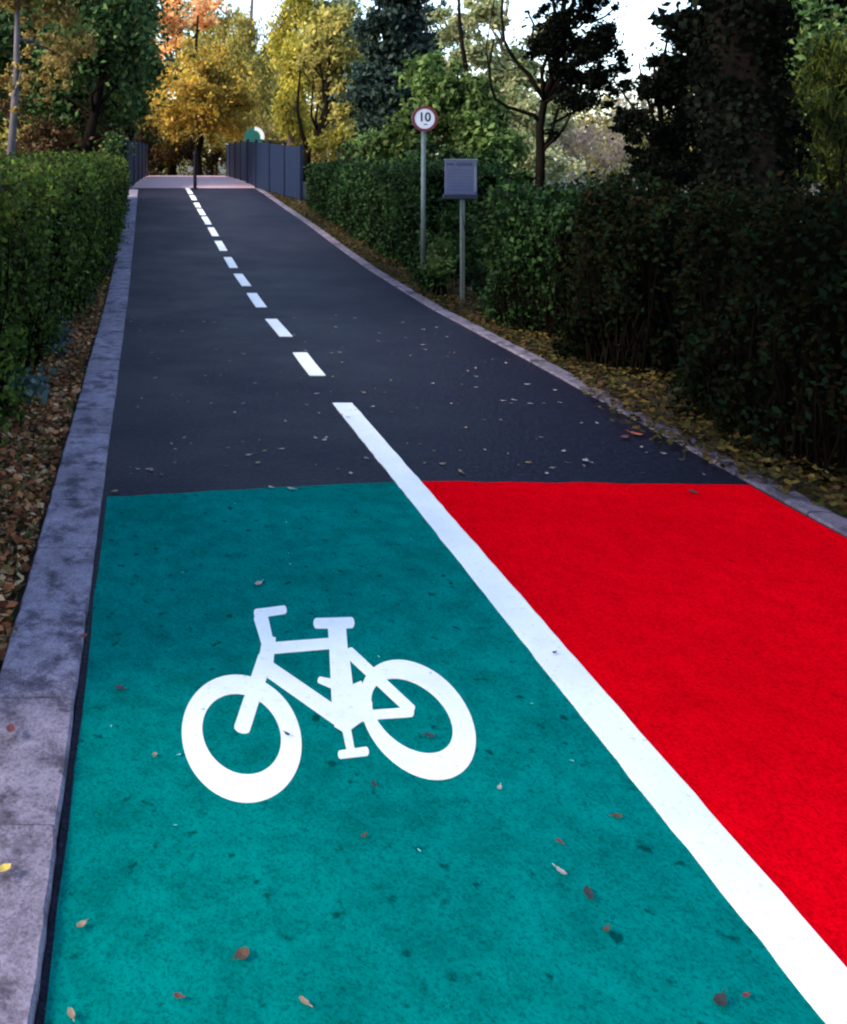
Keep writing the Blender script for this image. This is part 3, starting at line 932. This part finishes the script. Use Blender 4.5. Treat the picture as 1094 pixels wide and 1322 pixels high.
# blue green conifer: tiers of drooping clumps
base = Vector((X(510, 25), 25, 0)); env = []
for i in range(9):
    t = i / 8; r = 66 - 26 * t
    env.append(env_px(508 + 10 * math.sin(i * 2.3), 190 - 260 * t, 25, r, 26))
tree('conifer', base, at(515, -120, 25), .2, env, 'l_bluegreen', 13000, .16, 'dense blue green conifer behind the speed sign', group=TR, k=70, f=.46, flat=.6, limbs=26, droop=.2)
tree('green_tree', (X(590, 21), 21, 0), at(592, -10, 21), .1,
     [env_px(565, 110, 21, 38, 62), env_px(610, 150, 20.5, 42, 60), env_px(540, 170, 21, 40, 40), env_px(640, 190, 20, 40, 40)], 'l_mid', 6800, .14,
     'fresh green small tree above the notice board', group=TR, k=46, f=.32, limbs=14)
tree('pale_birch', (X(655, 34), 34, 0), at(650, -60, 34), .12,
     [env_px(600, 20, 34, 44, 40), env_px(620, 60, 34, 50, 70), env_px(670, 130, 33, 60, 60), env_px(700, 60, 36, 40, 50)], 'l_pale', 6800, .17,
     'sparse pale green tree seen through the curved branches', group=TR, k=44, f=.22, limbs=22, bk='bark_brown')
bush('undergrowth', 'pale green shrubs behind the curved trunk', [env_px(650, 200, 24, 60, 50), env_px(720, 215, 23, 40, 36)], 'l_pale', 3600, .13, 'shrub', 26, .34)
bush('undergrowth', 'green shrub row behind the notice board and rounded hedge piece', [env_px(560, 215, 15, 50, 40), env_px(640, 225, 14.5, 50, 38), env_px(600, 260, 13.5, 60, 40)], 'l_hedge_far', 4600, .1, 'shrub', 30, .36)

# curved dark tree
Yc = 14.0
curved = tree('curved_tree', (X(697, Yc), Yc, 0), at(705, 60, Yc), .085,
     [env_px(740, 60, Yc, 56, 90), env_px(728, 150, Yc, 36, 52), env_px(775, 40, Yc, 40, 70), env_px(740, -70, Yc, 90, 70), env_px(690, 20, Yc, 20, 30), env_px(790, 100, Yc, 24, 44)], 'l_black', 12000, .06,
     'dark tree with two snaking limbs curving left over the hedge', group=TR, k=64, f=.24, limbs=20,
     trunk_pts=[at(698, 300, Yc), at(697, 245, Yc), at(698, 200, Yc), at(697, 165, Yc), at(702, 135, Yc), at(712, 100, Yc), at(722, 40, Yc), at(735, -40, Yc)],
     extra_tubes=[([at(697, 158, Yc), at(690, 149, Yc), at(672, 143, Yc), at(655, 138, Yc), at(640, 128, Yc), at(634, 112, Yc), at(632, 85, Yc), at(638, 50, Yc)], .038, .014),
                  ([at(703, 128, Yc), at(692, 112, Yc), at(684, 97, Yc), at(672, 86, Yc), at(660, 70, Yc), at(651, 52, Yc), at(648, 20, Yc), at(650, -30, Yc)], .040, .018),
                  ([at(640, 128, Yc), at(632, 100, Yc), at(628, 60, Yc), at(640, -10, Yc)], .014, .008),
                  ([at(672, 86, Yc), at(655, 92, Yc), at(645, 80, Yc), at(640, 60, Yc)], .012, .005)])
tree('dark_shrub_tree', (X(865, 11.5), 11.5, 0), at(845, 90, 11.5), .07,
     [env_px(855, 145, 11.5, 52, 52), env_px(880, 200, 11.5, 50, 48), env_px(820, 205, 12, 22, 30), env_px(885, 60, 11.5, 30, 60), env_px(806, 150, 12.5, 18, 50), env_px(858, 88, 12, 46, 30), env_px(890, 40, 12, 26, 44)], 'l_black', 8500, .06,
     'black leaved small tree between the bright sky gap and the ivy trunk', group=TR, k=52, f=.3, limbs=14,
     extra_tubes=[([at(860, 230, 11.5), at(838, 180, 11.5), at(815, 135, 11.5), at(790, 100, 11.5)], .03, .008), ([at(862, 235, 11.5), at(850, 170, 11.5), at(830, 110, 11.5), at(825, 80, 11.5)], .026, .008)])

# ivy clad trunk with a wide dark crown
Yi = 9.3
bx = X(957, Yi)
root = empty('ivy_tree', (bx, Yi, float(terrain(bx, Yi)) - .05), 'massive black ivy clad trunk right of the sky gap', 'tree', TR)
mb = MB()
tp = [Vector((bx + .03 * math.sin(i), Yi + .03 * math.cos(i * 2), -.08 + i * .9)) for i in range(10)]
mb.tube(tp, [.40 - .022 * i for i in range(10)], 14)
env = [(bx - .2, Yi - 1.5, 6.6, 2.8, 3.6, 1.6), (bx + 1.6, Yi - .5, 5.0, 1.8, 2.2, 1.6), (bx - .3, Yi - 4.5, 5.6, 1.8, 2.6, 1.1), (bx + 1.2, Yi + .5, 3.5, 1.2, 1.0, .8), env_px(930, 20, 8.6, 90, 60), env_px(1060, 20, 8.8, 70, 50), env_px(960, 130, 9.2, 62, 110), env_px(1010, -60, 7.5, 120, 70)]
blobs = sub_blobs(env, 130, .26)
for b in blobs[:30]:
    mb.tube(wobble(tp[int(rng.integers(4, 9))], b[:3], 5, .08), [.08, .06, .045, .03, .02, .01], 5)
mb.build('trunk', M['bark_dark'], root, True)
NI = 15000
th = rng.uniform(0, 2 * math.pi, NI); zz = rng.uniform(0, 5.2, NI)
rr_ = .42 - .02 * zz + .07 * np.sin(th * 3 + zz * 2) + .05 * np.sin(zz * 5 + th) + rng.normal(size=NI) * .05
d = np.stack([np.cos(th), np.sin(th), np.zeros_like(th)], 1)
P = np.stack([bx + rr_ * d[:, 0], Yi + rr_ * d[:, 1], zz], 1)
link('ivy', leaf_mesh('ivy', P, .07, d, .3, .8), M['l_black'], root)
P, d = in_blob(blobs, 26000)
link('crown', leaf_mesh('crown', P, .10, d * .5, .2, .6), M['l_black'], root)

bush('bamboo', 'dark yellow green blades hanging right of the ivy trunk', [env_px(1050, 165, 10.5, 60, 80), env_px(1110, 120, 11, 60, 110)], 'l_blade', 4200, .17, 'shrub', 30, .34, .9, .16, flat=1.4)
bush('bamboo', 'sunlit yellow green blades left of the ivy trunk', [env_px(862, 215, 13, 40, 36), env_px(800, 232, 13.5, 26, 14)], 'l_blade', 1100, .15, 'shrub', 14, .4, .8, .18, flat=1.3)
tree('dark_tree', (X(1080, 17), 17, 0), at(1080, -200, 17), .2, [env_px(1060, 60, 17, 90, 110), env_px(1180, 60, 17, 90, 150), env_px(1000, 150, 18, 70, 70)], 'l_darkgreen', 7500, .14,
     'dark green tree filling the top right corner behind the ivy trunk', group=TR, k=44)
bush('thicket', 'pale pinkish bare thicket under the sky gap', [env_px(765, 190, 44, 55, 38), env_px(830, 150, 46, 60, 40), env_px(700, 200, 42, 50, 30)], 'l_pinkish', 4200, .22, 'shrub', 34, .34, .7, .14, flat=1.3)
bush('undergrowth', 'dark brown shrubs under the amber tree beyond the bridge', [env_px(235, 205, 50, 66, 34), env_px(300, 205, 52, 40, 34), env_px(190, 200, 50, 30, 40)], 'l_brown', 4200, .2, 'shrub', 34, .34)

FT = 'background trees far beyond the bridge and hedges'
for px, y, lm, top_, rx, lb in ((278, 64, 'l_olive', 10, 46, 'tall olive brown tree rising behind the right half of the amber crown'),
                                (182, 56, 'l_amber', 40, 36, 'yellowish tree behind the tall green tree, left of the orange crown'),
                                (348, 62, 'l_pale', 60, 44, 'pale yellow green tree far behind the round green board'),
                                (412, 58, 'l_olive', 30, 40, 'olive tree far behind the forked trunk'),
                                (470, 48, 'l_mid', 40, 46, 'mid green tree behind the left side of the conifer'),
                                (548, 42, 'l_bluegreen', -10, 36, 'dark blue green tree behind the right side of the conifer'),
                                (610, 50, 'l_mid', 100, 50, 'low mid green tree below the first white sky gap'),
                                (690, 46, 'l_pale', 130, 56, 'low pale tree behind the curved trunk'),
                                (130, 46, 'l_darkgreen', 20, 60, 'dark tree behind the leaning trunk'),
                                (30, 44, 'l_olive', 90, 70, 'olive tree far behind the slender grey trunk')):
    tree('background_tree', (X(px, y), y, 0), at(px, top_ + 10, y), .16,
         [env_px(px, (top_ + 200) / 2, y, rx, (200 - top_) / 2), env_px(px + 8, top_ + 40, y, rx * .7, 40), env_px(px - 10, 180, y - 1, rx, 30)], lm, 3200, .0045 * y,
         lb, group=FT, k=38, f=.26, limbs=10, bk='bark_brown')
bush('undergrowth', 'yellow brown shrubs behind the left fence', [env_px(185, 190, 44, 34, 34)], 'l_brown', 1500, .17, 'shrub', 14, .4)
bush('undergrowth', 'dim shrubs filling the space behind the right fence', [env_px(345, 195, 46, 60, 34), env_px(420, 200, 40, 40, 30)], 'l_ochre', 3200, .17, 'shrub', 26, .34)
bush('undergrowth', 'dark green shrubs under the conifer', [env_px(480, 200, 22, 50, 34), env_px(530, 195, 22, 40, 40)], 'l_darkgreen', 3000, .12, 'shrub', 24, .36)
bush('undergrowth', 'dark brown green shrubs right of the ivy trunk', [env_px(1060, 215, 14, 80, 50), env_px(960, 215, 14, 60, 40)], 'l_blade', 3600, .12, 'shrub', 28, .34, .3, .3)

for px, y, py, lb, lm in ((215, 50, 172, 'amber shrubby growth filling in under the left of the amber crown', 'l_amber'), (300, 50, 170, 'olive shrubby growth filling in under the right of the amber crown', 'l_olive'),
                      (160, 45, 165, 'dim green growth behind the left fence post', 'l_darkgreen'), (395, 47, 165, 'yellow green growth between the trunks behind the right fence', 'l_olive'), (60, 40, 165, 'ochre growth low between the left trunks', 'l_ochre')):
    bush('undergrowth', lb, [env_px(px, py, y, 46, 34), env_px(px + 14, py + 26, y, 40, 24)], lm, 2600, .17, 'shrub', 26, .32)
for yy_, lb in ((-5.5, 'broad unseen tree added for shade, left of the path behind the viewpoint'), (1.5, 'broad unseen tree added for shade beside the nearest end of the left hedge'), (9.0, 'broad unseen tree added for shade behind the middle of the left hedge')):
    tree('added_shade_tree', (-5.6, yy_, 0), (-5.4, yy_, 8.5), .2, [(-5.4, yy_, 6.2, 2.9, 3.6, 2.6), (-5.6, yy_, 8.6, 2.4, 2.8, 1.8)], 'l_darkgreen', 4200, .17, lb, group=TL, k=40)  # out-of-view trees added to keep the sun off the near path and hedges

# far wood that closes the view
blobs = []
for i in range(520):
    px = rng.uniform(-700, 1900); y = rng.uniform(66, 100)
    topy = np.interp(px, [-700, 150, 260, 330, 420, 520, 600, 700, 800, 860, 1000, 1900], [-90, -60, -30, 45, 20, -20, 60, 70, 120, 110, 0, -90])
    cy = rng.uniform(topy + 18, 215) if i % 3 else rng.uniform(150, 210); e = env_px(px, cy, y, 46, 30); blobs.append(e)
P, d = in_blob(blobs, 120000)
P[:, 2] = np.maximum(P[:, 2], .1)
tag(link('distant_wood', leaf_mesh('distant_wood', P, .42, d * .4, .3, .6), leaf_mat('distant_autumn_leaf', [(.05, .06, .02), (.14, .13, .04), (.28, .22, .06), (.10, .13, .04), (.36, .26, .12)], .4)),
    'hazy autumn wood closing the view behind the trees', 'woodland', None, 'stuff')


# ------------------------------------------------------------------ fallen leaves on the path
def fallen(px, py, size, colr, label, group=None, dark=None, lift=.009):
    p = ground_at(px, py)
    n = 11; vs = []; an = rng.uniform(0, 6.28); cur = rng.uniform(.15, .4)
    size *= .68; L, W = size * .5, size * rng.uniform(.26, .36)
    for i in range(n):
        t = 2 * math.pi * i / n; k = 1 + .07 * (-1) ** i
        x, y = L * math.cos(t) * k, W * math.sin(t) * k
        z = lift + cur * (x * x / L * .5 + abs(y) * .45)
        vs.append((p.x + x * math.cos(an) - y * math.sin(an), p.y + x * math.sin(an) + y * math.cos(an), p.z + z))
    vs.append((p.x, p.y, p.z + lift))
    mb = MB(); mb.add(vs, [(i, (i + 1) % n, n) for i in range(n)])
    tip = Vector(vs[0]); d_ = Vector((math.cos(an), math.sin(an), .15))
    mb.tube([tip, tip + d_ * size * .3], [.0015, .001], 4)
    me = bpy.data.meshes.new('fallen_leaf'); c0 = Vector((p.x, p.y, p.z))
    me.from_pydata([Vector(v) - c0 for v in mb.v], [], mb.f); me.update()
    me.materials.append(colr)
    o = bpy.data.objects.new('fallen_leaf', me); COL.objects.link(o); o.location = c0
    return tag(o, label, 'leaf', group)


tan = plain('tan_dry_leaf', (.20, .14, .09), .8, 0, .3, 60); brn = plain('brown_dry_leaf', (.07, .035, .018), .8, 0, .3, 60)
gry = plain('pale_grey_leaf', (.27, .24, .22), .8, 0, .2, 60); rdl = plain('reddish_leaf', (.10, .02, .02), .8, 0, .3, 60)
drk = plain('dark_wet_leaf', (.02, .018, .016), .6, 0, .3, 60); org = plain('orange_leaf', (.34, .07, .025), .8, 0, .3, 60); yel = plain('yellow_leaf', (.45, .33, .06), .8, 0, .3, 60)
LG = 'single fallen leaves on the painted lanes'
for q in [(334, 757, .055, gry, 'pale curled leaf on the green lane just above the bicycle handlebar'),
          (313, 1240, .05, brn, 'large brown leaf on the green lane near the bottom edge'),
          (105, 1201, .034, tan, 'tan leaf on the green lane near the left kerb'),
          (393, 1301, .034, tan, 'tan leaf at the bottom edge of the green lane, right of the large brown leaf'),
          (725, 1132, .038, gry, 'pale grey leaf on the green lane right of the bicycle wheel'),
          (722, 1092, .026, rdl, 'small reddish leaf just above the pale grey leaf on the green lane'),
          (797, 1060, .036, brn, 'brown leaf on the green lane close to the white line'),
          (645, 1023, .028, gry, 'small pale leaf below the rear bicycle wheel'),
          (783, 1207, .028, brn, 'small brown leaf in the lower right of the green lane'),
          (963, 1293, .024, rdl, 'tiny reddish leaf in the bottom right corner of the green lane'),
          (230, 1294, .026, rdl, 'dark red leaf left of the large brown leaf'),
          (92, 1317, .034, tan, 'tan leaf at the bottom left corner of the green lane'),
          (155, 893, .045, drk, 'dark leaf on the green lane left of the front bicycle wheel'),
          (483, 1018, .03, drk, 'dark leaf under the bicycle pedal'),
          (555, 955, .04, drk, 'dark leaf inside the rear bicycle wheel'),
          (716, 847, .024, drk, 'dark speck of leaf on the white line'),
          (371, 953, .028, drk, 'small dark leaf lying on the front bicycle wheel'),
          (449, 541, .03, brn, 'brown leaf near the far end of the solid white line'),
          (895, 638, .07, drk, 'dark leaf near the far edge of the red lane'),
          (760, 1160, .05, drk, 'dark leaf below the pale grey leaf on the green lane'),
          (930, 1300, .05, drk, 'dark leaf next to the tiny reddish leaf at the bottom'),
          (200, 980, .026, tan, 'small tan leaf left of the front wheel bottom'),
          (470, 1085, .024, brn, 'tiny brown leaf on open green below the bicycle'),
          (756, 597, .06, gry, 'white looking leaf on asphalt just before the red lane'),
          (822, 563, .10, org, 'orange leaf on the asphalt beside the right kerb'),
          (806, 567, .09, rdl, 'red leaf touching the orange leaf by the right kerb'),
          (108, 842, .05, rdl, 'reddish leaf on the inner edge of the left kerb'),
          (5, 1152, .05, yel, 'yellow leaf on the left kerb near the bottom'),
          (14, 966, .05, rdl, 'reddish brown leaf on the outer part of the left kerb'),
          (149, 637, .045, tan, 'tan leaf in the corner where green lane meets left kerb'),
          (376, 634, .06, gry, 'pale leaf on the far edge of the green lane, right of two'),
          (350, 632, .045, gry, 'pale leaf on the far edge of the green lane, left of two')]:
    fallen(*q, LG, lift=.052 if 'left kerb' in q[4] and 'on the' in q[4] and 'green' not in q[4] else .012)
for _ in range(210):
    y = 4.5 + 4.6 * rng.uniform() ** 1.5; x = rng.uniform(-.1, 2.9)
    py = VY + F * (H - float(prof(y))) / y
    fallen(VX + x * F / y, py, rng.uniform(.012, .05), random.choice([gry, tan, gry, brn]), 'tiny dry leaf scrap on the dark asphalt before the first dashes', 'leaf scraps on the dark asphalt', lift=.004)
gs = plain('pale_green_fleck', (.12, .42, .40), .7)
for _ in range(16):
    y = 2.0 + 2.2 * rng.uniform(); x = rng.uniform(-.1, 1.2)
    fallen(VX + x * F / y, VY + F * H / y, rng.uniform(.008, .016), gs, 'tiny pale fleck on the green lane', 'pale flecks on the green lane', lift=.006)

# ------------------------------------------------------------------ camera, light, sky
cam = bpy.data.cameras.new('camera'); co = bpy.data.objects.new('camera', cam); COL.objects.link(co)
co.location = (0, 0, H); co.rotation_euler = (R(90), 0, 0)
cam.sensor_fit = 'AUTO'; cam.sensor_width = 36; cam.lens = F / 1322 * 36
cam.shift_x = (547 - VX) / 1322; cam.shift_y = -(661 - VY) / 1322
cam.clip_end = 2000; cam.clip_start = .05
SC.camera = co

SUN_EL, SUN_AZ = 34, -104          # azimuth: degrees to the right of straight ahead
w = bpy.data.worlds.new('World'); SC.world = w; w.use_nodes = True
nt = w.node_tree; bg = nt.nodes['Background']
sky = nt.nodes.new('ShaderNodeTexSky'); sky.sky_type = 'NISHITA'; sky.sun_disc = False
sky.sun_elevation = R(SUN_EL); sky.sun_rotation = R(SUN_AZ); sky.air_density = 1.0; sky.dust_density = 1.6; sky.ozone_density = 1.3
nt.links.new(sky.outputs[0], bg.inputs[0]); bg.inputs[1].default_value = .12
sun = bpy.data.lights.new('sun', 'SUN'); so = bpy.data.objects.new('sun', sun); COL.objects.link(so)
sun.energy = 1.5; sun.angle = R(16); sun.color = (1, .90, .78)
d = Vector((math.sin(R(SUN_AZ)) * math.cos(R(SUN_EL)), math.cos(R(SUN_AZ)) * math.cos(R(SUN_EL)), math.sin(R(SUN_EL))))
so.rotation_euler = d.to_track_quat('Z', 'Y').to_euler(); so.location = (0, 0, 20)
SC.view_settings.view_transform = 'Standard'; SC.view_settings.look = 'None'
SC.view_settings.exposure = 2.4; SC.view_settings.gamma = 1
SC.cycles.filter_width = 2.2
